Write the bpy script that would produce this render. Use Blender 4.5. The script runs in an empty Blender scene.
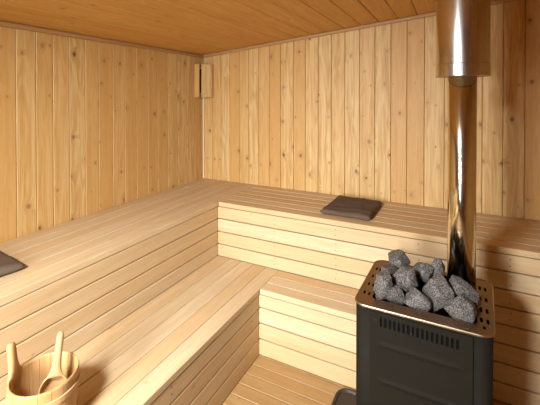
import bpy, bmesh, math, random
from mathutils import Vector, Matrix, noise
random.seed(11)
sc = bpy.context.scene
col = sc.collection
R = math.radians

# ------------------------------------------------------------------ materials
def new_mat(name):
    m = bpy.data.materials.new(name); m.use_nodes = True
    nt = m.node_tree; nt.nodes.clear()
    out = nt.nodes.new('ShaderNodeOutputMaterial'); b = nt.nodes.new('ShaderNodeBsdfPrincipled')
    nt.links.new(b.outputs[0], out.inputs[0])
    return m, nt, b

def nd(nt, typ, **kw):
    n = nt.nodes.new(typ)
    for k, v in kw.items():
        if k.startswith('i_'): n.inputs[int(k[2:])].default_value = v
        else: setattr(n, k, v)
    return n

def mth(nt, op, a, b=None, c=None, clamp=False):
    n = nt.nodes.new('ShaderNodeMath'); n.operation = op; n.use_clamp = clamp
    for i, v in enumerate((a, b, c)):
        if v is None: continue
        if isinstance(v, (int, float)): n.inputs[i].default_value = v
        else: nt.links.new(v, n.inputs[i])
    return n.outputs[0]

def mix(nt, fac, a, b, mode='MIX'):
    n = nt.nodes.new('ShaderNodeMix'); n.data_type = 'RGBA'; n.blend_type = mode; n.clamp_result = False
    for sock, v in ((n.inputs[0], fac), (n.inputs[6], a), (n.inputs[7], b)):
        if isinstance(v, (int, float)): sock.default_value = v
        elif isinstance(v, tuple): sock.default_value = (*v, 1) if len(v) == 3 else v
        else: nt.links.new(v, sock)
    return n.outputs[2]

def wood(name, light, dark, knot=(.2, .07, .015), knots=.5, kr=.009, grain=34, contrast=.55, vary=.16, rough=.55, warm=(.80, .62, .40), cell=(2.6, 8.5)):
    m, nt, b = new_mat(name); L = nt.links.new
    at = nd(nt, 'ShaderNodeAttribute', attribute_name='gc')
    rn = nd(nt, 'ShaderNodeAttribute', attribute_name='rnd')
    sp = nd(nt, 'ShaderNodeSeparateXYZ'); L(at.outputs['Vector'], sp.inputs[0])
    al, ac, dp = sp.outputs
    infl = None; kmask = None
    if knots > 0:
        cv = nd(nt, 'ShaderNodeCombineXYZ')
        L(mth(nt, 'MULTIPLY', al, cell[0]), cv.inputs[0]); L(mth(nt, 'MULTIPLY', ac, cell[1]), cv.inputs[1])
        vo = nd(nt, 'ShaderNodeTexVoronoi', voronoi_dimensions='2D'); vo.inputs['Scale'].default_value = 1
        L(cv.outputs[0], vo.inputs['Vector'])
        df = nd(nt, 'ShaderNodeVectorMath', operation='SUBTRACT'); L(cv.outputs[0], df.inputs[0]); L(vo.outputs['Position'], df.inputs[1])
        sd = nd(nt, 'ShaderNodeVectorMath', operation='MULTIPLY'); L(df.outputs[0], sd.inputs[0]); sd.inputs[1].default_value = (.75 / cell[0], 1 / cell[1], 0)
        ln = nd(nt, 'ShaderNodeVectorMath', operation='LENGTH'); L(sd.outputs[0], ln.inputs[0])
        wob = nd(nt, 'ShaderNodeTexNoise', noise_dimensions='3D'); wob.inputs['Scale'].default_value = 70
        L(at.outputs['Vector'], wob.inputs['Vector'])
        d = mth(nt, 'ADD', ln.outputs['Value'], mth(nt, 'MULTIPLY', mth(nt, 'SUBTRACT', wob.outputs[0], .5), .010))
        cs = nd(nt, 'ShaderNodeSeparateColor'); L(vo.outputs['Color'], cs.inputs[0])
        on = mth(nt, 'GREATER_THAN', cs.outputs[0], 1 - knots)
        rk = mth(nt, 'MULTIPLY', mth(nt, 'ADD', mth(nt, 'MULTIPLY', mth(nt, 'MULTIPLY', cs.outputs[1], cs.outputs[1]), .9), .28), kr)
        q = mth(nt, 'DIVIDE', d, rk)
        core = nd(nt, 'ShaderNodeMapRange', interpolation_type='SMOOTHSTEP'); L(q, core.inputs[0])
        core.inputs[1].default_value = .35; core.inputs[2].default_value = 1.15; core.inputs[3].default_value = 1; core.inputs[4].default_value = 0
        kmask = mth(nt, 'MULTIPLY', mth(nt, 'MULTIPLY', core.outputs[0], on), mth(nt, 'ADD', mth(nt, 'MULTIPLY', cs.outputs[2], .65), .32))
        halo = nd(nt, 'ShaderNodeMapRange', interpolation_type='SMOOTHSTEP'); L(q, halo.inputs[0])
        halo.inputs[1].default_value = .15; halo.inputs[2].default_value = 3.4; halo.inputs[3].default_value = 1; halo.inputs[4].default_value = 0
        infl = mth(nt, 'MULTIPLY', halo.outputs[0], on)
    acd = ac if infl is None else mth(nt, 'ADD', ac, mth(nt, 'MULTIPLY', infl, .035))
    # slow meander of the grain, fine fibres, cathedral bands
    def stretched(sa, sc_, detail=4, src=acd):
        v = nd(nt, 'ShaderNodeCombineXYZ'); L(mth(nt, 'MULTIPLY', al, sa), v.inputs[0]); L(mth(nt, 'MULTIPLY', src, sc_), v.inputs[1]); L(mth(nt, 'MULTIPLY', dp, sc_ * .3), v.inputs[2])
        n = nd(nt, 'ShaderNodeTexNoise', noise_dimensions='3D'); n.inputs['Scale'].default_value = 1; n.inputs['Detail'].default_value = detail; n.inputs['Roughness'].default_value = .6
        L(v.outputs[0], n.inputs['Vector']); return n.outputs[0]
    n1 = stretched(1.3, grain); n2 = stretched(5, grain * 6, 2); n3 = stretched(.8, 9, 2)
    band = mth(nt, 'SINE', mth(nt, 'MULTIPLY', n3, 70))
    g = mth(nt, 'ADD', mth(nt, 'MULTIPLY', mth(nt, 'SUBTRACT', n1, .5), 1.8), mth(nt, 'ADD', mth(nt, 'MULTIPLY', mth(nt, 'SUBTRACT', n2, .5), .8), mth(nt, 'MULTIPLY', band, .16)))
    g = mth(nt, 'ADD', mth(nt, 'MULTIPLY', g, contrast * 1.5), .45, clamp=True)
    c = mix(nt, g, light, dark)
    # board-to-board tone
    c = mix(nt, mth(nt, 'MULTIPLY', rn.outputs['Fac'], vary * 2.2), c, tuple(a * w for a, w in zip(light, warm)))
    if kmask is not None:
        c = mix(nt, mth(nt, 'MULTIPLY', infl, .33), c, tuple(a * .5 + k * .5 for a, k in zip(dark, knot)))
        c = mix(nt, kmask, c, knot)
    L(c, b.inputs['Base Color'])
    b.inputs['Roughness'].default_value = rough
    b.inputs['Specular IOR Level'].default_value = .3
    bp = nd(nt, 'ShaderNodeBump'); bp.inputs['Strength'].default_value = .12; bp.inputs['Distance'].default_value = .002
    L(n2, bp.inputs['Height']); L(bp.outputs[0], b.inputs['Normal'])
    return m

def metal(name, color, rough, metallic=1.0, brushed=0, bump=0):
    m, nt, b = new_mat(name); L = nt.links.new
    b.inputs['Base Color'].default_value = (*color, 1); b.inputs['Roughness'].default_value = rough; b.inputs['Metallic'].default_value = metallic
    tc = nd(nt, 'ShaderNodeTexCoord')
    mp = nd(nt, 'ShaderNodeMapping'); mp.inputs['Scale'].default_value = (60, 60, 2) if brushed else (14, 14, 14)
    L(tc.outputs['Object'], mp.inputs[0])
    n = nd(nt, 'ShaderNodeTexNoise'); n.inputs['Scale'].default_value = 1; n.inputs['Detail'].default_value = 4; L(mp.outputs[0], n.inputs['Vector'])
    mr = nd(nt, 'ShaderNodeMapRange'); L(n.outputs[0], mr.inputs[0]); mr.inputs[3].default_value = rough * .75; mr.inputs[4].default_value = rough * 1.3
    L(mr.outputs[0], b.inputs['Roughness'])
    c = mix(nt, n.outputs[0], tuple(x * .85 for x in color), tuple(min(1, x * 1.12) for x in color)); L(c, b.inputs['Base Color'])
    if bump:
        bp = nd(nt, 'ShaderNodeBump'); bp.inputs['Strength'].default_value = bump; bp.inputs['Distance'].default_value = .002
        L(n.outputs[0], bp.inputs['Height']); L(bp.outputs[0], b.inputs['Normal'])
    return m

PINE = wood('pine_cladding', (.59, .40, .152), (.42, .235, .062), knots=.68, kr=.0150, contrast=1.0, vary=.36, cell=(3.6, 9.5), knot=(.15, .055, .010))
PINE_C = wood('pine_ceiling', (.68, .405, .115), (.46, .235, .05), knots=.4, kr=.008, contrast=.6, vary=.2)
TRIM = wood('trim_pine', (.42, .235, .08), (.33, .17, .05), knots=0, contrast=.4, vary=.1)
CTRIM = wood('pale_corner_moulding', (.78, .63, .42), (.70, .54, .34), knots=0, contrast=.3, vary=.05)
ASPEN = wood('bench_aspen', (.595, .448, .238), (.46, .312, .138), knots=.10, kr=.006, grain=26, contrast=.5, vary=.22, knot=(.32, .16, .06))
FLOORW = wood('floor_pine', (.40, .25, .095), (.29, .16, .05), knots=.5, kr=.008, contrast=.6, vary=.2)
BUCKW = wood('bucket_wood', (.50, .295, .11), (.37, .19, .055), knots=0, grain=30, contrast=.6, vary=.12, rough=.5)
LADW = wood('ladle_wood', (.52, .32, .13), (.40, .22, .075), knots=0, grain=24, contrast=.5, vary=.05, rough=.42)
STEEL = metal('polished_warm_steel', (.62, .56, .40), .13, brushed=1)
SLEEVE = metal('brushed_warm_steel', (.64, .60, .48), .17, brushed=1)
RIM = metal('bronze_tinted_steel', (.27, .18, .10), .42)
BLACK = metal('black_stove_enamel', (.011, .0085, .004), .7, metallic=0, bump=.1)
DARK = metal('dark_inner_steel', (.03, .026, .022), .6, metallic=.3)
VENT_SHADE = metal('vent_shade_black', (.004, .0035, .003), .9, metallic=0)  # near-black colour standing in for the shade inside the stove vents
TRAYM = metal('brown_black_tray_enamel', (.05, .034, .018), .6, metallic=.4)
SCREW = metal('dull_screw_head', (.16, .10, .05), .5)
for m_, v_ in ((VENT_SHADE, .03), (BLACK, .09), (DARK, .15)): m_.node_tree.nodes['Principled BSDF'].inputs['Specular IOR Level'].default_value = v_
for m_ in (STEEL, SLEEVE):
    q_ = m_.node_tree; p_ = q_.nodes['Principled BSDF']; p_.inputs['Anisotropic'].default_value = .4
    tg = q_.nodes.new('ShaderNodeTangent'); tg.direction_type = 'RADIAL'; tg.axis = 'Z'; q_.links.new(tg.outputs[0], p_.inputs['Tangent'])
HINGE = metal('door_hardware', (.55, .53, .5), .3)

m, nt, b = new_mat('charcoal_brown_fabric'); L = nt.links.new
tc = nd(nt, 'ShaderNodeTexCoord')
n1 = nd(nt, 'ShaderNodeTexNoise'); n1.inputs['Scale'].default_value = 420; n1.inputs['Detail'].default_value = 2; L(tc.outputs['Object'], n1.inputs['Vector'])
n2 = nd(nt, 'ShaderNodeTexNoise'); n2.inputs['Scale'].default_value = 9; n2.inputs['Detail'].default_value = 3; L(tc.outputs['Object'], n2.inputs['Vector'])
c = mix(nt, n1.outputs[0], (.042, .025, .012), (.17, .115, .066)); c = mix(nt, mth(nt, 'MULTIPLY', n2.outputs[0], .5), c, (.088, .056, .031))
L(c, b.inputs['Base Color']); b.inputs['Roughness'].default_value = .85; b.inputs['Specular IOR Level'].default_value = .15
bp = nd(nt, 'ShaderNodeBump'); bp.inputs['Strength'].default_value = .4; bp.inputs['Distance'].default_value = .001; L(n1.outputs[0], bp.inputs['Height']); L(bp.outputs[0], b.inputs['Normal'])
FABRIC = m

m, nt, b = new_mat('speckled_grey_stone'); L = nt.links.new
tc = nd(nt, 'ShaderNodeTexCoord')
n1 = nd(nt, 'ShaderNodeTexNoise'); n1.inputs['Scale'].default_value = 210; n1.inputs['Detail'].default_value = 3; n1.inputs['Roughness'].default_value = .7; L(tc.outputs['Object'], n1.inputs['Vector'])
n2 = nd(nt, 'ShaderNodeTexNoise'); n2.inputs['Scale'].default_value = 22; n2.inputs['Detail'].default_value = 5; L(tc.outputs['Object'], n2.inputs['Vector'])
rp = nd(nt, 'ShaderNodeValToRGB'); L(n1.outputs[0], rp.inputs[0])
rp.color_ramp.elements[0].position = .44; rp.color_ramp.elements[0].color = (.010, .0085, .006, 1)
rp.color_ramp.elements[1].position = .60; rp.color_ramp.elements[1].color = (.235, .20, .145, 1)
c = mix(nt, mth(nt, 'MULTIPLY', n2.outputs[0], .45), rp.outputs[0], (.045, .036, .026)); L(c, b.inputs['Base Color'])
b.inputs['Roughness'].default_value = .8
bp = nd(nt, 'ShaderNodeBump'); bp.inputs['Strength'].default_value = .5; bp.inputs['Distance'].default_value = .003
L(mth(nt, 'ADD', n2.outputs[0], mth(nt, 'MULTIPLY', n1.outputs[0], .25)), bp.inputs['Height']); L(bp.outputs[0], b.inputs['Normal'])
STONE = m

m, nt, b = new_mat('door_glass'); b.inputs['Base Color'].default_value = (.9, .95, .95, 1); b.inputs['Transmission Weight'].default_value = 1; b.inputs['Roughness'].default_value = .05; b.inputs['IOR'].default_value = 1.45
GLASS = m

# ------------------------------------------------------------------ geometry helpers
class MB:
    def __init__(s): s.v = []; s.f = []; s.g = []; s.r = []; s.sm = []
    def add(s, verts, faces, gc=None, rnd=None, smooth=False):
        o = len(s.v); s.v += [tuple(v) for v in verts]
        s.f += [tuple(i + o for i in f) for f in faces]; s.sm += [smooth] * len(faces)
        s.g += gc if gc else [tuple(v) for v in verts]
        s.r += [random.random() if rnd is None else rnd] * len(verts)
    def board(s, lo, hi, axis, ch=.002, rnd=None):
        """a board with chamfered long edges; axis = grain direction"""
        a = axis; b_, c_ = [k for k in (0, 1, 2) if k != a]
        x0, x1, y0, y1 = lo[b_], hi[b_], lo[c_], hi[c_]
        prof = [(x0 + ch, y0), (x1 - ch, y0), (x1, y0 + ch), (x1, y1 - ch), (x1 - ch, y1), (x0 + ch, y1), (x0, y1 - ch), (x0, y0 + ch)]
        vs = []; gc = []; off = (random.uniform(0, 60), random.uniform(0, 60), random.uniform(0, 9))
        for t in (lo[a], hi[a]):
            for p, q in prof:
                w = [0, 0, 0]; w[a] = t; w[b_] = p; w[c_] = q; vs.append(tuple(w))
                gc.append((t + off[0], p + q + off[1], q + off[2]))
        n = 8; fs = [tuple(range(n)), tuple(range(2 * n - 1, n - 1, -1))]
        fs += [(i, i + n, (i + 1) % n + n, (i + 1) % n) for i in range(n)]
        s.add(vs, fs, gc, rnd)
    def box(s, lo, hi, ch=.0005, axis=0): s.board(lo, hi, axis, ch)
    def loft(s, rings, cap=True, closed=True, smooth=True, gax=None):
        n = len(rings[0]); vs = [v for r in rings for v in r]; fs = []
        for k in range(len(rings) - 1):
            for i in range(n if closed else n - 1):
                j = (i + 1) % n; fs.append((k * n + i, k * n + j, (k + 1) * n + j, (k + 1) * n + i))
        gc = None
        if gax is not None:
            o1, o2 = random.uniform(0, 50), random.uniform(0, 50)
            b_, c_ = [k for k in (0, 1, 2) if k != gax]
            gc = [(v[gax] + o1, v[b_] + v[c_] + o2, v[c_]) for v in vs]
        o = len(s.v)
        s.add(vs, fs, gc, smooth=smooth)
        if cap:
            s.f.append(tuple(o + i for i in range(n - 1, -1, -1))); s.sm.append(False)
            s.f.append(tuple(o + (len(rings) - 1) * n + i for i in range(n))); s.sm.append(False)
    def build(s, name, m, parent=None, origin=None, shear=None):
        if shear: s.v = [shear(v) for v in s.v]
        if parent is not None: o = Vector(parent['_o'])
        else:
            o = Vector(origin) if origin else Vector((0, 0, 0))
        me = bpy.data.meshes.new(name)
        me.from_pydata([tuple(Vector(v) - o) for v in s.v], [], s.f)
        g = me.attributes.new('gc', 'FLOAT_VECTOR', 'POINT'); g.data.foreach_set('vector', [x for v in s.g for x in v])
        r = me.attributes.new('rnd', 'FLOAT', 'POINT'); r.data.foreach_set('value', s.r)
        me.polygons.foreach_set('use_smooth', s.sm)
        me.materials.append(m)
        bm = bmesh.new(); bm.from_mesh(me); bmesh.ops.recalc_face_normals(bm, faces=bm.faces); bm.to_mesh(me); bm.free()
        ob = bpy.data.objects.new(name, me); col.objects.link(ob)
        if parent is not None: ob.parent = parent
        else: ob.location = o
        ob['_o'] = tuple(o)
        return ob

def thing(name, label, cat, loc, group=None):
    o = bpy.data.objects.new(name, None); col.objects.link(o); o.location = loc; o.empty_display_size = .1
    o['_o'] = tuple(loc); o['label'] = label; o['category'] = cat
    if group: o['group'] = group
    return o
def tag(o, label, cat, group=None):
    o['label'] = label; o['category'] = cat
    if group: o['group'] = group
    return o
def struct(o): o['kind'] = 'structure'; return o

def ring(c, r, n=48, z=None, ry=None):
    ry = ry or r
    return [(c[0] + r * math.cos(2 * math.pi * i / n), c[1] + ry * math.sin(2 * math.pi * i / n), c[2] if z is None else z) for i in range(n)]

# ------------------------------------------------------------------ dimensions
W, D = 3.25, 4.60                     # room: x 0..W, y 0..-D
ZC, SL = 2.095, 0.0965                # ceiling height in the left corner and its rise towards +x
ceil = lambda x: ZC + SL * x
ZU, ZL = .854, .432                   # bench heights
AU, AL, BU, BL = .6195, 1.1414, .620, .9045
TH = .016                             # cladding thickness

# ------------------------------------------------------------------ walls, ceiling, floor
seams_b = [0, .115, .215, .317, .431, .53, .634, .753, .862, .989, 1.102, 1.219, 1.335, 1.45, 1.571, 1.692, 1.814, 1.932, 2.055, 2.19, 2.31, 2.431, 2.554, 2.677, 2.80, 2.92, 3.04, 3.15, W]
wb = MB()
for a, b_ in zip(seams_b, seams_b[1:]):
    wb.board((a + .0012, 0, 0), (b_ - .0012, TH, ceil((a + b_) / 2) + .004), 2, .0028)
    if b_ - a > .1 and random.random() < .0: pass
wb.box((-.06, TH, 0), (W, TH + .03, 2.0), axis=0)
wb.add([(0, TH, 2.0), (W, TH, 2.0), (W, TH + .03, 2.0), (0, TH + .03, 2.0), (0, TH, ceil(0) + .004), (W, TH, ceil(W) + .004), (W, TH + .03, ceil(W) + .004), (0, TH + .03, ceil(0) + .004)], [(0, 1, 2, 3), (4, 5, 6, 7), (0, 1, 5, 4), (2, 3, 7, 6), (0, 3, 7, 4), (1, 2, 6, 5)])
struct(wb.build('wall_back', PINE))
seams_l = [0, .019, .129, .248, .373, .503, .627, .738, .856, .972, 1.08, 1.199, 1.303, 1.418, 1.527, 1.63, 1.742, 1.86]
while seams_l[-1] < D - .15: seams_l.append(seams_l[-1] + .1165)
seams_l.append(D)
wl = MB()
for a, b_ in zip(seams_l, seams_l[1:]):
    wl.board((-TH, -b_ + .0012, 0), (0, -a - .0012, ceil(0)), 2, .0028)
wl.box((-TH - .03, -D, 0), (-TH, TH + .03, ceil(0)), axis=2)
struct(wl.build('wall_left', PINE))
wr = MB(); y = 0
while y < D - .01:
    y2 = min(D, y + .1165); wr.board((W, -y2 + .0012, 0), (W + TH, -y - .0012, ceil(W)), 2, .0028); y = y2
wr.box((W + TH, -D, 0), (W + TH + .03, 0, ceil(W)), axis=2)
struct(wr.build('wall_right', PINE))
DX0, DX1, DZ = 1.02, 1.78, 1.96       # door opening in the front wall
wf = MB(); x = 0
while x < W - .01:
    x2 = min(W, x + .1165)
    z0 = DZ if (x2 > DX0 + .02 and x < DX1 - .02) else 0
    wf.board((x + .0012, -D - TH, z0), (x2 - .0012, -D, ceil((x + x2) / 2) + .004), 2, .0028); x = x2
wf.box((0, -D - TH - .03, 0), (DX0 - .04, -D - TH, 2.1), axis=2); wf.box((DX1 + .04, -D - TH - .03, 0), (W, -D - TH, 2.1), axis=2); wf.box((DX0 - .04, -D - TH - .03, DZ), (DX1 + .04, -D - TH, 2.1), axis=0)
wf.add([(0, -D - TH - .03, 2.1), (W, -D - TH - .03, 2.1), (W, -D - TH, 2.1), (0, -D - TH, 2.1), (0, -D - TH - .03, ceil(0) + .004), (W, -D - TH - .03, ceil(W) + .004), (W, -D - TH, ceil(W) + .004), (0, -D - TH, ceil(0) + .004)], [(0, 1, 2, 3), (4, 5, 6, 7), (0, 1, 5, 4), (2, 3, 7, 6), (0, 3, 7, 4), (1, 2, 6, 5)])
struct(wf.build('wall_front', PINE))
dr = MB()
dr.board((DX0 - .01, -D - .03, 0), (DX0 + .05, -D + .015, DZ), 2); dr.board((DX1 - .05, -D - .03, 0), (DX1 + .01, -D + .015, DZ), 2)
dr.board((DX0 + .05, -D - .03, DZ - .06), (DX1 - .05, -D + .015, DZ), 0); dr.board((DX0 + .05, -D - .03, .0), (DX1 - .05, -D + .015, .03), 0)
door = struct(dr.build('door_1', TRIM))
gp = MB(); gp.box((DX0 + .05, -D - .015, .03), (DX1 - .05, -D - .007, DZ - .06)); g_ = gp.build('door_glass', GLASS, door)
hd = MB(); hd.board((DX1 - .13, -D + .02, .85), (DX1 - .10, -D + .05, 1.15), 2, .006); hd.board((DX1 - .125, -D - .008, .88), (DX1 - .105, -D + .022, .90), 1); hd.board((DX1 - .125, -D - .008, 1.10), (DX1 - .105, -D + .022, 1.12), 1)
hd.build('door_handle', TRIM, door)

cl = MB(); x = -.02; pitch = .140
xs = [-.03]
k = 1.446
while k > 0: k -= pitch
k += pitch
while k < W: xs.append(k); k += pitch
xs.append(W + .03)
shear = lambda v: (v[0], v[1], v[2] + SL * v[0])
joints = {3: -1.55, 5: -.72, 6: -2.2, 8: -1.9, 9: -.62, 11: -1.3, 13: -.95, 15: -2.0}
for i, (a, b_) in enumerate(zip(xs, xs[1:])):
    js = [-D - .03] + ([joints[i]] if i in joints else []) + [.03]
    for y0, y1 in zip(js, js[1:]):
        cl.board((a + .0012, y0 + .0008, ZC), (b_ - .0012, y1 - .0008, ZC + TH), 1, .0045)
cl.box((-.03, -D - .03, ZC + TH), (W + .03, .03, ZC + TH + .03), axis=1)
struct(cl.build('ceiling', PINE_C, shear=shear))

fl = MB(); y = 0; fp = .0825
y = -.9045
while y < -.1: y += fp
ys = []
while y > -D: ys.append(y); y -= fp
for a in ys:
    fl.board((0, max(a - fp + .002, -D), -.024), (W, min(a - .002, 0), 0), 0, .0025)
fl.box((0, -D, -.06), (W, 0, -.028), axis=0)
struct(fl.build('floor', FLOORW))

tr = MB(); tr.board((0, -.018, ZC - .028), (W, 0, ZC - .001), 0, .004)
struct(tr.build('trim_1', TRIM, shear=shear))
tr = MB(); tr.board((0, -D, ZC - .030), (.018, -.018, ZC - .004), 1, .004)
struct(tr.build('trim_2', TRIM))
tr = MB(); tr.board((W - .018, -D, ceil(W) - .03), (W, -.018, ceil(W) - .002), 1, .004)
struct(tr.build('trim_3', TRIM))
tr = MB(); tr.board((0, -D, ZC - .028), (W, -D + .018, ZC - .001), 0, .004)
struct(tr.build('trim_4', TRIM, shear=shear))
tr = MB(); tr.board((.0005, -.011, ZU + .001), (.0115, -.0005, 1.70), 2, .0035)
struct(tr.build('trim_5', CTRIM))

# ------------------------------------------------------------------ benches
YE = -3.45                            # front end of the left benches
def slabs(mb, edges, span, axis, z, th, gap=.003):
    """seat boards; edges run across, span along the grain"""
    for a, b_ in zip(edges, edges[1:]):
        if axis == 1: mb.board((a + gap / 2, span[0], z - th), (b_ - gap / 2, span[1], z), 1, .0025)
        else: mb.board((span[0], a + gap / 2, z - th), (span[1], b_ - gap / 2, z), 0, .0025)
def lin(a, b_, n): return [a + (b_ - a) * i / n for i in range(n + 1)]
def screws(parent, pts, face):
    for p in pts:
        mb = MB(); c = Vector(p); n = 10; r = .0032
        if face == 'y': r0 = [(c.x + r * math.cos(t * .6283), c.y, c.z + r * math.sin(t * .6283)) for t in range(n)]; r1 = [(q[0], q[1] - .0012, q[2]) for q in r0]
        else: r0 = [(c.x, c.y + r * math.cos(t * .6283), c.z + r * math.sin(t * .6283)) for t in range(n)]; r1 = [(q[0] + .0012, q[1], q[2]) for q in r0]
        mb.loft([r0, r1]); mb.build('screw', SCREW, parent)

ST = .034                             # seat board thickness
# upper left bench
t = thing('sauna_bench', 'upper pale wooden bench running along the left wall, up to the back corner', 'bench', (AU / 2, -1.8, 0))
mb = MB(); slabs(mb, lin(.0, AU, 6), (YE, -.0015), 1, ZU, ST); mb.build('seat', ASPEN, t)
mb = MB(); ze = [ZL + .001, .526, .624, .722, ZU - ST - .001]
for a, b_ in zip(ze, ze[1:]): mb.board((AU - .024, YE, a + .003), (AU - .004, -BU - .0, b_ - .003), 1, .003)
mb.build('front_panel', ASPEN, t)
mb = MB(); mb.board((.03, YE + .02, ZL + .002), (AU - .03, YE + .05, ZU - ST - .002), 0, .002); mb.build('end_panel', ASPEN, t)
for yy in (-.35, -1.3, -2.3, -3.2): mb = MB(); mb.board((.02, yy - .02, ZU - ST - .07), (AU - .03, yy + .02, ZU - ST - .002), 0); mb.build('crossbeam', ASPEN, t)
# upper back bench
XR = W - .002
t = thing('sauna_bench', 'upper pale wooden bench along the back wall, running behind the stove', 'bench', (1.9, -BU / 2, 0))
mb = MB(); slabs(mb, [-BU + .0, -.517, -.4135, -.310, -.207, -.1035, -.0015], (AU + .002, XR), 0, ZU, ST, .006); mb.build('seat', ASPEN, t)
mb = MB(); ze = [.002, .108, .216, .324, .430, .526, .624, .724, ZU - ST - .001]
for a, b_ in zip(ze, ze[1:]): mb.board((AU - .003, -BU + .003, a + .0035), (XR, -BU + .024, b_ - .0035), 0, .003)
mb.build('front_panel', ASPEN, t)
for xx in (1.0, 1.9, 2.8): mb = MB(); mb.board((xx - .02, -BU + .03, ZU - ST - .07), (xx + .02, -.02, ZU - ST - .002), 1); mb.build('crossbeam', ASPEN, t)
pts = []
for xx in (.657, 1.105, 1.56, 2.071, 2.53, 2.95):
    for z1, z2 in ((.794, .757), (.70, .655), (.60, .555), (.505, .465)):
        pts += [(xx + random.uniform(-.004, .004), -BU + .003, z1 + random.uniform(-.004, .004)), (xx + random.uniform(-.004, .004), -BU + .003, z2)]
screws(t, pts, 'y')
# lower left bench
t = thing('sauna_bench', 'lower pale wooden bench on the left, carrying the wooden bucket', 'bench', ((AU + AL) / 2, -2.0, 0))
mb = MB(); slabs(mb, [AU - .022] + lin(AU, AL, 5)[1:], (YE, -BU - .0005), 1, ZL, ST); mb.build('seat', ASPEN, t)
mb = MB(); ze = [.002, .104, .204, .304, ZL - ST - .001]
for a, b_ in zip(ze, ze[1:]): mb.board((AL - .024, YE, a + .003), (AL - .004, -BL - .0, b_ - .003), 1, .003)
mb.build('front_panel', ASPEN, t)
mb = MB(); mb.board((AU + .01, YE + .02, .003), (AL - .03, YE + .05, ZL - ST - .002), 0, .002); mb.build('end_panel', ASPEN, t)
screws(t, [(AL - .004, yy, z) for yy in (-1.00, -1.713, -2.4) for z in (.38, .347)] + [(AL - .004, yy, z) for yy in (-1.00, -1.713, -2.4) for z in (.275, .235)], 'x')
# lower back bench
XB = 1.86
t = thing('sauna_bench', 'short lower wooden bench below the back bench, ending at the stove', 'bench', ((AL + XB) / 2, -.75, 0))
mb = MB(); slabs(mb, [-BL, -.809, -.714, -BU - .0005], (AL + .002, XB), 0, ZL, ST, .006); mb.build('seat', ASPEN, t)
mb = MB(); ze = [.002, .108, .210, .312, ZL - ST - .001]
for a, b_ in zip(ze, ze[1:]): mb.board((AL - .003, -BL + .003, a + .0042), (XB, -BL + .024, b_ - .0042), 0, .003)
mb.build('front_panel', ASPEN, t)
mb = MB(); mb.board((XB - .022, -BL + .026, .003), (XB - .002, -BU - .004, ZL - ST - .002), 1, .002); mb.build('end_panel', ASPEN, t)

# ------------------------------------------------------------------ corner lamp shade
t = thing('corner_lamp', 'small slatted wooden lamp shade hung in the upper back left corner', 'lamp', (.06, -.06, 1.665))
LZ0, LZ1 = 1.672, 1.992
mb = MB(); mb.board((.001, -.075, LZ0 + .01), (.012, -.001, LZ1 - .01), 2); mb.board((.012, -.012, LZ0 + .01), (.075, -.001, LZ1 - .01), 2); mb.build('back_plate', TRIM, t)
def slat(p, q, z0, z1, th):
    mb = MB(); p = Vector((*p, 0)); q = Vector((*q, 0)); d = (q - p).normalized(); n = Vector((-d.y, d.x, 0)) * th
    if n.x < 0: n = -n
    r0 = [(*(v.xy), z0) for v in (p, q, q - n, p - n)]; r1 = [(a, b_, z1) for a, b_, _ in r0]
    mb.loft([r0, r1], smooth=False, gax=2)
    mb.build('slat', PINE, t)
P = [(.002, -.128), (.062, -.136), (.078, -.126), (.132, -.050), (.136, -.043), (.133, -.002)]
for i in range(0, 6, 2): slat(P[i], P[i + 1], LZ0, LZ1, .010)
for z in (LZ0 + .03, LZ1 - .04):
    mb = MB(); arc = [(.012, -.012), (.012, -.122), (.055, -.128), (.098, -.100), (.123, -.052), (.122, -.012)]
    mb.loft([[(a, b_, z) for a, b_ in arc], [(a, b_, z + .008) for a, b_ in arc]], smooth=False, gax=0); mb.build('shelf_rib', TRIM, t)

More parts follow.
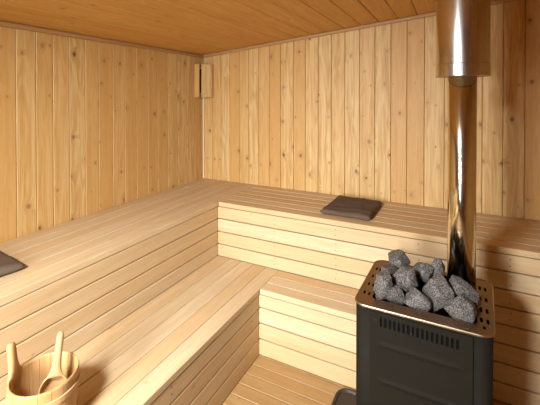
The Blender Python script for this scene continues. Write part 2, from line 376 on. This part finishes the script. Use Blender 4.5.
# ------------------------------------------------------------------ cushions
def cushion(name, label, loc, rz, sx, sy, th, seed, group='dark seat cushions on the upper benches'):
    t = thing(name, label, 'cushion', loc, group)
    bm = bmesh.new(); nx, ny = 34, 40
    rnd = random.Random(seed)
    def hz(u, v):
        e = min(min(u, 1 - u) * sx, min(v, 1 - v) * sy)
        k = min(1, e / .030); k = math.sqrt(max(0, 1 - (1 - k) ** 2))
        w = noise.noise(Vector((u * 3 + seed, v * 3, .3))) * .006 + noise.noise(Vector((u * 9 + seed, v * 7, 1.3))) * .0025
        w += .0050 * math.exp(-((v - .17 - .10 * u + .03 * math.sin(u * 5 + seed)) / .045) ** 2) - .0035 * math.exp(-((v - .26 - .10 * u) / .04) ** 2) + .003 * math.exp(-((u - .80 + .2 * v) / .05) ** 2)
        return k, w
    grid = {}
    for s in (0, 1):
        for i in range(nx + 1):
            for j in range(ny + 1):
                u = .5 - .5 * math.cos(math.pi * i / nx); v = .5 - .5 * math.cos(math.pi * j / ny)
                k, w = hz(u, v)
                # slightly wavy sides, rounded corners
                px = (u - .5) * sx; py = (v - .5) * sy
                cr = .02; ax = abs(px) - (sx / 2 - cr); ay = abs(py) - (sy / 2 - cr)
                if ax > 0 and ay > 0:
                    l = max(ax, ay) / math.hypot(ax, ay); px -= math.copysign(ax * (1 - l), px); py -= math.copysign(ay * (1 - l), py)
                px += .004 * noise.noise(Vector((v * 5, seed, 0))) * (2 * u - 1); py += .004 * noise.noise(Vector((u * 5, seed, 9))) * (2 * v - 1)
                mid = th * .45
                if s: z = mid + (th - mid) * k + w * k
                else: z = mid - (mid - .0005) * min(1, k * 1.15)
                edge = i in (0, nx) or j in (0, ny)
                if s == 0 and edge: grid[(0, i, j)] = grid.get((1, i, j)) or bm.verts.new((px, py, mid)); grid[(1, i, j)] = grid[(0, i, j)]
                elif (s, i, j) not in grid: grid[(s, i, j)] = bm.verts.new((px, py, z))
    for s in (0, 1):
        for i in range(nx):
            for j in range(ny):
                q = [grid[(s, i, j)], grid[(s, i + 1, j)], grid[(s, i + 1, j + 1)], grid[(s, i, j + 1)]]
                try: bm.faces.new(q if s else q[::-1])
                except ValueError: pass
    bmesh.ops.recalc_face_normals(bm, faces=bm.faces)
    for f in bm.faces: f.smooth = True
    me = bpy.data.meshes.new('cover'); bm.to_mesh(me); bm.free(); me.materials.append(FABRIC)
    o = bpy.data.objects.new('cover', me); col.objects.link(o); o.parent = t
    # piping around the seam
    mb = MB(); path = []
    hx, hy, cr = sx / 2 + .001, sy / 2 + .001, .02
    for cx, cy, a0 in ((hx - cr, hy - cr, 0), (-hx + cr, hy - cr, 90), (-hx + cr, -hy + cr, 180), (hx - cr, -hy + cr, 270)):
        for k in range(7): a = R(a0 + 15 * k); path.append(Vector((cx + cr * math.cos(a), cy + cr * math.sin(a), th * .45)))
    rings = []
    n = len(path)
    for k in range(n + 1):
        p = path[k % n]; d = (path[(k + 1) % n] - path[(k - 1) % n]).normalized(); s_ = Vector((d.y, -d.x, 0))
        rings.append([tuple(p + s_ * .0028 * math.cos(q * math.pi / 3) + Vector((0, 0, .0028 * math.sin(q * math.pi / 3)))) for q in range(6)])
    t['_o'] = (0, 0, 0); mb.loft(rings, cap=False); mb.build('piping', FABRIC, t)
    # zip puller at a corner
    mb = MB(); mb.box((sx / 2 - .020, -sy / 2 - .006, th * .35), (sx / 2 - .006, -sy / 2 - .001, th * .50)); mb.build('zip_pull', SCREW, t)
    t.rotation_euler = (0, 0, rz)
    return t
cushion('seat_cushion', 'flat dark brown fabric cushion on the back bench, left of the stove pipe', (1.598, -.330, ZU + .0005), R(-1.0), .345, .425, .036, 3)
cushion('seat_cushion', 'dark brown fabric cushion on the upper left bench, cut by the left frame edge', (.257, -2.135, ZU + .0005), R(-6), .345, .425, .036, 8)

# ------------------------------------------------------------------ bucket and ladle
BC = Vector((.89, -2.12, ZL + .0006)); BR, BB, BH = .115, .104, .207
t = thing('wooden_bucket', 'round wooden sauna bucket with one tall ear, on the lower left bench', 'bucket', tuple(BC))
def staves(mb, n=18):
    ear = math.atan2(-.060, -.108)
    for k in range(n):
        a0 = ear + (k - .5) * 2 * math.pi / n; a1 = a0 + 2 * math.pi / n; g = .0006 / BR
        rings = []; seg = 5
        zs = [0, .05, .1, .15, BH - .006, BH]
        for z in zs:
            ro = BB + (BR - BB) * z / BH + .0006 * (z > .003); ri = ro - .0095
            if z == BH: ro -= .003; ri += .003
            # wavy rim: a little lower to the front right
            row = [(BC.x + ro * math.cos(a0 + g + (a1 - a0 - 2 * g) * i / seg), BC.y + ro * math.sin(a0 + g + (a1 - a0 - 2 * g) * i / seg), BC.z + z) for i in range(seg + 1)]
            row += [(BC.x + ri * math.cos(a0 + g + (a1 - a0 - 2 * g) * i / seg), BC.y + ri * math.sin(a0 + g + (a1 - a0 - 2 * g) * i / seg), BC.z + z) for i in range(seg, -1, -1)]
            rings.append(row)
        off = random.uniform(0, 40); o = len(mb.v)
        mb.loft(rings, smooth=False)
        for i in range(o, len(mb.v)):
            v = mb.v[i]; an = math.atan2(v[1] - BC.y, v[0] - BC.x); mb.g[i] = (v[2] + off, an * BR + off, 0)
mb = MB(); staves(mb); mb.build('stave_wall', BUCKW, t)
mb = MB(); mb.loft([ring(BC, BB - .008, z=BC.z + .012), ring(BC, BB - .008, z=BC.z + .024)], smooth=False, gax=0); mb.build('bottom', BUCKW, t)
def hoop(z0, z1):
    mb = MB(); r0 = BB + (BR - BB) * (z0 - BC.z) / BH + .0012; r1 = BB + (BR - BB) * (z1 - BC.z) / BH + .0012
    n = 48; rg = []
    for (r, z) in ((r0, z0), (r0 + .004, z0 + .002), (r1 + .004, z1 - .002), (r1, z1)): rg.append(ring(BC, r, n, z))
    rg.append(rg[0]); mb.loft(rg, cap=False, smooth=False)
    for i, v in enumerate(mb.v): mb.g[i] = (math.atan2(v[1] - BC.y, v[0] - BC.x) * BR, v[2], 0)
    mb.build('hoop', LADW, t)
hoop(BC.z + .145, BC.z + .168); hoop(BC.z + .035, BC.z + .058)
# tall ear: a stave that swells out of the rim and ends in a rounded knob
mb = MB(); ea = math.atan2(-.060, -.108); rad = Vector((math.cos(ea), math.sin(ea), 0)); tan = Vector((-rad.y, rad.x, 0)); rings = []
for k, (h, w, th_, out) in enumerate([(-.055, .030, .007, .0), (-.012, .038, .0085, .0005), (.004, .031, .0095, .001), (.02, .023, .011, .003), (.045, .0175, .0125, .007), (.07, .0155, .0135, .010), (.09, .0155, .014, .012), (.104, .0145, .0125, .013), (.111, .010, .009, .013), (.114, .004, .004, .013)]):
    c = BC + Vector((0, 0, BH + h)) + rad * (BR - .006 + out)
    rings.append([tuple(c + tan * w * math.copysign(abs(math.cos(a)) ** .7, math.cos(a)) + rad * th_ * math.copysign(abs(math.sin(a)) ** .8, math.sin(a))) for a in [2 * math.pi * i / 20 for i in range(20)]])
mb.loft(rings, gax=2); mb.build('ear', BUCKW, t)

# ladle
t = thing('wooden_ladle', 'turned wooden ladle standing inside the bucket, handle upwards', 'ladle', (.915, -2.105, .50))
cb = Vector((.922, -2.108, .573)); tip = Vector((.905, -2.066, .768))
hh = (tip - cb).normalized(); cam_dir = Vector((2.2475, -2.9259, 1.6673)) - cb
nn = (cam_dir.normalized() * .75 + Vector((0, 0, 1)) * .25); nn = (nn - hh * nn.dot(hh)).normalized(); ss = hh.cross(nn).normalized()
mb = MB(); A_, B_, dep = .043, .050, .030
rings = []; NR = 10; N = 40
def pt(rho, a, off): return tuple(cb + ss * (A_ + off * .9) * rho * math.cos(a) + hh * (B_ + off * .9) * rho * math.sin(a) - nn * ((dep + off) * math.sqrt(max(0, 1 - rho ** 2.4))))
for k in range(NR + 1):
    rho = max(.02, math.sin(math.pi / 2 * k / NR)); rings.append([pt(rho, 2 * math.pi * i / N, 0) for i in range(N)])
rings.append([tuple(Vector(p) + nn * .0018) for p in [pt(1, 2 * math.pi * i / N, .0025) for i in range(N)]])
for k in range(NR, -1, -1):
    rho = max(.02, math.sin(math.pi / 2 * k / NR)); rings.append([pt(rho, 2 * math.pi * i / N, .006) for i in range(N)])
mb.loft(rings, gax=2); mb.build('bowl', LADW, t)
mb = MB(); rings = []
for s_, w, th_ in [(.043, .029, .004), (.050, .0255, .006), (.062, .0195, .0085), (.080, .0160, .0110), (.105, .0138, .0118), (.135, .0128, .0118), (.160, .0128, .0118), (.178, .0126, .0116), (.190, .0112, .0104), (.197, .0062, .006), (.199, .002, .002)]:
    c = cb + hh * s_ - nn * .002
    rings.append([tuple(c + ss * w * math.cos(a) + nn * th_ * math.sin(a)) for a in [2 * math.pi * i / 18 for i in range(18)]])
mb.loft(rings, gax=2); mb.build('handle', LADW, t)

# ------------------------------------------------------------------ stove
SX0, SX1, SY0, SY1, SZ = 1.885, 2.383, -1.450, -1.000, .820
def outline(inset=0, r=.045, n=8, flare=.024):
    pts = []
    cs = [(SX1 - inset, SY0 + inset, -90), (SX1 + flare - inset, SY1 - inset, 0), (SX0 + .010 + inset, SY1 - inset, 90), (SX0 + inset, SY0 + inset, 180)]
    sg = [(-1, 1), (-1, -1), (1, -1), (1, 1)]
    r = max(.006, r - inset)
    for (x, y, a0), (sx_, sy_) in zip(cs, sg):
        for k in range(n + 1):
            a = R(a0 + 90 * k / n); pts.append((x + sx_ * r + r * math.cos(a), y + sy_ * r + r * math.sin(a)))
    return pts
def slot(cx, cy, w, h, n=4):
    """stadium loop, long side along the larger dimension"""
    r = min(w, h) / 2 * .98; pts = []
    for (sx_, sy_, a0) in ((1, 1, 0), (-1, 1, 90), (-1, -1, 180), (1, -1, 270)):
        for k in range(n + 1):
            a = R(a0 + 90 * k / n); pts.append((cx + sx_ * (w / 2 - r) + r * math.cos(a), cy + sy_ * (h / 2 - r) + r * math.sin(a)))
    return pts
def dedupe(l, eps=1e-5):
    out = []
    for p in l:
        if not out or math.dist(p, out[-1]) > eps: out.append(p)
    if math.dist(out[0], out[-1]) < eps: out.pop()
    return out
def holed_plate(name, outer, holes, place, th, mat, parent, bend=None):
    bm = bmesh.new(); edges = []
    for lp in [outer] + holes:
        vs = [bm.verts.new((p[0], p[1], 0)) for p in dedupe(lp)]
        edges += [bm.edges.new((vs[i], vs[(i + 1) % len(vs)])) for i in range(len(vs))]
    r = bmesh.ops.triangle_fill(bm, use_beauty=True, use_dissolve=False, edges=edges)
    fs = [f for f in bm.faces]
    g = bmesh.ops.extrude_face_region(bm, geom=fs)
    for v in g['geom']:
        if isinstance(v, bmesh.types.BMVert): v.co.z -= th
    bmesh.ops.recalc_face_normals(bm, faces=bm.faces)
    o = Vector(parent['_o'])
    for v in bm.verts: v.co = Vector(place(*v.co)) - o
    bmesh.ops.recalc_face_normals(bm, faces=bm.faces)
    me = bpy.data.meshes.new(name); bm.to_mesh(me); bm.free(); me.materials.append(mat)
    ob = bpy.data.objects.new(name, me); col.objects.link(ob); ob.parent = parent; ob['_o'] = tuple(o)
    return ob
TZ = .012                            # floor tray thickness
t = stove = thing('sauna_stove', 'black steel sauna stove with a bronze coloured perforated top, right foreground', 'stove', ((SX0 + SX1) / 2, (SY0 + SY1) / 2, TZ + .001))
# body shell
mb = MB(); o0 = outline(.001); i0 = outline(.004)
mb.loft([[(x, y, .05) for x, y in i0], [(x, y, .05) for x, y in o0], [(x, y, SZ - .012) for x, y in o0], [(x, y, SZ - .012) for x, y in i0], [(x, y, .05) for x, y in i0]], cap=False)
mb.build('body', BLACK, t)
mb = MB(); o1 = outline(.008); mb.loft([[(x, y, .052) for x, y in o1], [(x, y, .056) for x, y in o1]], smooth=False); mb.build('base_plate', DARK, t)
mb = MB(); o1 = outline(.05, r=.06); o2 = outline(.053, r=.06)
mb.loft([[(x, y, .70) for x, y in o1], [(x, y, .811) for x, y in o1]], cap=False, smooth=False); mb.add([(x, y, .70) for x, y in o1], [tuple(range(len(o1)))])
mb.build('stone_basket', DARK, t)
for x in (SX0 + .05, SX1 - .05):
    for y in (SY0 + .05, SY1 - .05):
        mb = MB(); mb.loft([ring((x, y, 0), .016, 16, TZ + .001), ring((x, y, 0), .016, 16, .052)]); mb.build('foot', DARK, t)
# perforated rim
holes = [dedupe(p) for p in []]
opening = [(2.333, -1.376), (2.345, -1.04), (2.33, -1.022), (1.975, -1.022), (1.955, -1.04), (1.948, -1.10), (1.945, -1.376), (1.955, -1.386), (2.322, -1.386)]
holes.append(opening)
for k, yy in enumerate((-1.105, -1.190, -1.270, -1.350)):
    holes.append(slot(1.914 - .004 * k * .6 + .001, yy, .0085, .030))
    holes.append(slot(1.932 - .0012 * k, yy - .004, .0075, .030))
for k, yy in enumerate((-1.085, -1.180, -1.270, -1.346)):
    holes.append(slot(2.357 - .003 * k, yy, .010, .036)); holes.append(slot(2.378 - .003 * k, yy - .004, .010, .036))
holes.append(slot(2.355, -1.396, .010, .022)); 
for xa, xb in ((1.958, 2.006), (2.026, 2.080), (2.103, 2.161), (2.179, 2.231), (2.252, 2.307)):
    for q in range(4): holes.append(slot((xa + xb) / 2 + .002 * q, -1.396 - q * .0095, xb - xa, .0058, 2))
holed_plate('top_rim', outline(-.001, r=.046), holes, lambda x, y, z: (x, y, SZ + z), .0018, RIM, t)
# rolled lip around the rim
mb = MB(); o1 = outline(-.0035, r=.046); rings = []
for (ins, z) in ((-.0035, SZ + .0016), (-.0050, SZ - .001), (-.0050, SZ - .006), (-.0025, SZ - .006), (-.0025, SZ - .003), (-.0008, SZ + .0004), (-.0035, SZ + .0016)):
    rings.append([(x, y, z) for x, y in outline(ins, r=.046)])
mb.loft(rings, cap=False, smooth=False); mb.build('rim_lip', metal('lighter_bronze_edge', (.33, .24, .14), .4), t)  # lip metal a little lighter than the rim plate
# front panel with the vent slots and two pressed ribs
PX0, PX1 = 1.951, 2.316
fh = [slot(1.996 + k * (2.267 - 1.996) / 16, .772 - .0004 * k, .0096, .038) for k in range(17)]
holed_plate('vent_panel', [(PX0, .712), (PX1, .712), (PX1, .806), (PX0, .806)], fh, lambda x, y, z: (x, SY0 - .004 - z * 1.0 + .0, y) if False else (x, SY0 - .006 - z, y), .003, BLACK, t)
mb = MB(); zs = [.712 - i * (.712 - .062) / 130 for i in range(131)]; xs_ = lin(PX0, PX1, 44)
def rib(x, z):
    u = (x - PX0) / (PX1 - PX0); s_ = 0
    for zc in (.681, .535, .389, .243):
        e = min(1, max(0, (u - .07) / .08)) * min(1, max(0, (.93 - u) / .08))
        s_ += .0045 * math.exp(-((z - zc) / .0085) ** 2) * e
    return s_
vs = [(x, SY0 - .006 - rib(x, z), z) for z in zs for x in xs_]; n = len(xs_)
mb.add(vs, [(j * n + i, j * n + i + 1, (j + 1) * n + i + 1, (j + 1) * n + i) for j in range(130) for i in range(n - 1)], smooth=True)
mb.build('front_panel', BLACK, t)
mb = MB(); mb.box((PX0 - .0002, SY0 - .0058, .062), (PX0 + .002, SY0 + .002, .806), axis=2); mb.box((PX1 - .002, SY0 - .0058, .062), (PX1 + .0002, SY0 + .002, .806), axis=2); mb.build('panel_edge', BLACK, t)
mb = MB(); mb.box((PX0 + .02, SY0 - .0025, .735), (PX1 - .02, SY0 + .0028, .800)); mb.build('vent_shade_sheet', VENT_SHADE, t)  # black sheet that paints the dark interior seen through the slots

# floor tray
t = None
mb = MB(); tx0, tx1, ty0, ty1, tr_ = 1.672, 2.52, -1.62, -.925, .07
def rr(ins, z):
    pts = []
    for (x, y, a0, sx_, sy_) in ((tx1 - ins, ty0 + ins, -90, -1, 1), (tx1 - ins, ty1 - ins, 0, -1, -1), (tx0 + ins, ty1 - ins, 90, 1, -1), (tx0 + ins, ty0 + ins, 180, 1, 1)):
        r = tr_ - ins
        for k in range(9): a = R(a0 + 90 * k / 8); pts.append((x + sx_ * r + r * math.cos(a), y + sy_ * r + r * math.sin(a), z))
    return pts
mb.loft([rr(0, .0008), rr(0, .018), rr(.003, .022), rr(.012, .022), rr(.016, .018), rr(.020, TZ)], smooth=False)
tag(mb.build('floor_tray', TRAYM, origin=((tx0 + tx1) / 2, (ty0 + ty1) / 2, 0)), 'dark brown metal floor tray with rounded corners under the stove', 'tray')

# ------------------------------------------------------------------ flue
PC = (2.284, -1.098)
t = thing('flue_pipe', 'shiny steel chimney pipe rising from the stove into a wide ceiling sleeve', 'chimney pipe', (PC[0], PC[1], .716))
mb = MB(); mb.loft([ring((*PC, 0), .0575, 64, z) for z in (.716, 1.2, ceil(PC[0]) - .05)]); mb.build('pipe', STEEL, t)
mb = MB(); mb.loft([ring((*PC, 0), r, 64, z) for r, z in ((.0577, .745), (.063, .745), (.063, .775), (.0577, .778))], cap=False, smooth=False); mb.build('collar_ring', DARK, t)
SB, SR = 1.762, .108
mb = MB(); ct = ceil(PC[0] - .12) - .002
rg = [ring((*PC, 0), r, 72, z) for r, z in ((SR - .003, ct), (SR - .003, SB + .002), (SR, SB + .002), (SR, SB + .008), (SR, ct))]
mb.loft(rg, cap=False); mb.build('sleeve', SLEEVE, t)
mb = MB(); mb.loft([ring((*PC, 0), r, 72, z) for r, z in ((SR + .0004, SB), (SR + .0022, SB), (SR + .0022, SB + .052), (SR + .0004, SB + .054))], cap=False, smooth=False); mb.build('sleeve_band', SLEEVE, t)
mb = MB(); mb.loft([ring((*PC, 0), SR - .004, 72, SB + .0005), ring((*PC, 0), SR - .002, 72, SB + .003)], smooth=False); mb.build('sleeve_plate', metal('dull_sleeve_underside', (.45, .36, .24), .6), t)

# ------------------------------------------------------------------ stones
def stone(label, c, d, seed, rot=(0, 0, 0), group='stones heaped on the stove'):
    rnd = random.Random(seed); bm = bmesh.new()
    if seed < 60: d = tuple(k * 1.10 for k in d)
    for _ in range(22):
        v = Vector((rnd.gauss(0, 1), rnd.gauss(0, 1), rnd.gauss(0, 1))).normalized() * rnd.uniform(.82, 1.06)
        bm.verts.new((v.x * d[0] / 2, v.y * d[1] / 2, v.z * d[2] / 2))
    bmesh.ops.convex_hull(bm, input=bm.verts)
    bmesh.ops.delete(bm, geom=[v for v in bm.verts if not v.link_faces], context='VERTS')
    bmesh.ops.bevel(bm, geom=list(bm.edges), offset=.10 * min(d), segments=2, profile=.6, affect='EDGES', clamp_overlap=True)
    bmesh.ops.triangulate(bm, faces=bm.faces)
    bmesh.ops.subdivide_edges(bm, edges=list(bm.edges), cuts=2, use_grid_fill=True)
    bmesh.ops.smooth_vert(bm, verts=bm.verts, factor=.5, use_axis_x=True, use_axis_y=True, use_axis_z=True)
    M_ = Matrix.Rotation(rot[2], 3, 'Z') @ Matrix.Rotation(rot[1], 3, 'Y') @ Matrix.Rotation(rot[0], 3, 'X')
    # refit to the wanted size (after the hull), then roughen
    for ax in range(3):
        lo = min(v.co[ax] for v in bm.verts); hi = max(v.co[ax] for v in bm.verts); s_ = d[ax] / (hi - lo)
        for v in bm.verts: v.co[ax] = (v.co[ax] - (lo + hi) / 2) * s_
    for v in bm.verts:
        n_ = noise.noise(v.co * 38 + Vector((seed, 0, 0))) * .0035 + noise.noise(v.co * 110 + Vector((0, seed, 0))) * .0016
        v.co += v.co.normalized() * n_
        v.co = M_ @ v.co
    for f in bm.faces: f.smooth = True
    me = bpy.data.meshes.new('stove_stone'); bm.to_mesh(me); bm.free(); me.materials.append(STONE)
    me.shade_smooth() if hasattr(me, 'shade_smooth') else None
    o = bpy.data.objects.new('stove_stone', me); col.objects.link(o); o.location = c
    return tag(o, label, 'stone', group)
S = stone
S('rounded grey stone at the very top of the heap, back left corner of the stove', (2.022, -1.130, .893), (.092, .085, .080), 1, (0, .3, .2))
S('grey stone in the back left, half hidden under the topmost stone', (1.985, -1.185, .850), (.080, .085, .070), 2, (.2, -.2, .5))
S('large angular grey stone just in front of the topmost stone, left centre', (2.064, -1.245, .866), (.098, .095, .112), 23, (0, .35, .1))
S('leftmost grey stone, at the left edge of the stove top', (1.982, -1.305, .838), (.080, .080, .112), 4, (.1, .1, .3))
S('small grey stone at the front, second from the left edge', (2.035, -1.340, .828), (.076, .066, .082), 5, (0, .1, .6))
S('blocky grey stone in the middle of the front row', (2.120, -1.330, .831), (.104, .080, .082), 16, (0, -.05, .05))
S('angular grey stone in the back row left of the pointed stone', (2.128, -1.150, .866), (.090, .085, .098), 7, (.2, .5, .2))
S('narrow pointed grey stone in the back row, just left of the pipe', (2.186, -1.130, .870), (.055, .060, .120), 8, (0, .12, .0))
S('largest grey stone, tall, right of the middle of the heap', (2.196, -1.290, .850), (.100, .085, .150), 9, (0, .35, .15))
S('long grey stone slanting down to the right before the pipe', (2.298, -1.250, .872), (.122, .070, .060), 30, (0, .68, .1))
S('broad grey stone in the front right corner of the heap', (2.278, -1.352, .830), (.104, .068, .104), 41, (0, .3, .1))
hid = [(2.00, -1.07, .79, .08), (2.08, -1.07, .79, .085), (2.15, -1.06, .79, .07), (1.995, -1.23, .775, .09), (2.09, -1.20, .775, .09), (2.19, -1.20, .775, .09), (2.30, -1.30, .765, .08), (2.10, -1.32, .755, .07), (2.20, -1.36, .745, .07), (2.31, -1.20, .76, .05)]
for i, (x, y, z, r) in enumerate(hid):
    S('dark grey stone low in the stove basket under the heap', (x, y, z), (r, r * .9, r * .9), 60 + i, (0, 0, i), 'stones underneath the heap')

# ------------------------------------------------------------------ light
def area(name, loc, target, sx_, sy_, power, color, spread=180):
    d = bpy.data.lights.new(name, 'AREA'); d.shape = 'RECTANGLE'; d.size = sx_; d.size_y = sy_; d.energy = power; d.color = color; d.spread = R(spread)
    o = bpy.data.objects.new(name, d); col.objects.link(o); o.location = loc
    o.rotation_euler = (Vector(target) - Vector(loc)).to_track_quat('-Z', 'Y').to_euler(); return o
area('door_daylight', (1.36, -D + .10, 1.16), (1.18, -1.55, .16), .38, 1.45, 50, (.96, 1.02, 1.22), 80)
area('added_overhead_light', (1.42, -3.35, 2.10), (1.15, -1.45, .45), .30, .30, 50, (.96, 1.02, 1.22), 124)  # unseen overhead light added to brighten the bench tops, no fixture
w = bpy.data.worlds.new('world'); sc.world = w; w.use_nodes = True
w.node_tree.nodes['Background'].inputs[0].default_value = (.75, .85, 1, 1); w.node_tree.nodes['Background'].inputs[1].default_value = .15

# ------------------------------------------------------------------ camera
cam = bpy.data.cameras.new('camera'); co = bpy.data.objects.new('camera', cam); col.objects.link(co); sc.camera = co
co.location = (2.2475, -2.9259, 1.6673)
co.rotation_euler = (math.pi / 2 - .0114, 0, .4712)
cam.sensor_fit = 'HORIZONTAL'; cam.sensor_width = 36; cam.lens = 359.43 / 540 * 36
cam.shift_x = 0; cam.shift_y = -(202.5 - 101.75) / 540
cam.clip_start = .02
for o in bpy.data.objects:
    if '_o' in o: del o['_o']
sc.view_settings.view_transform = 'Standard'; sc.view_settings.look = 'None'; sc.view_settings.gamma = 1; sc.view_settings.exposure = 0
sc.view_settings.use_curve_mapping = False
sc.cycles.max_bounces = 10; sc.cycles.diffuse_bounces = 6
sc.cycles.use_denoising = True
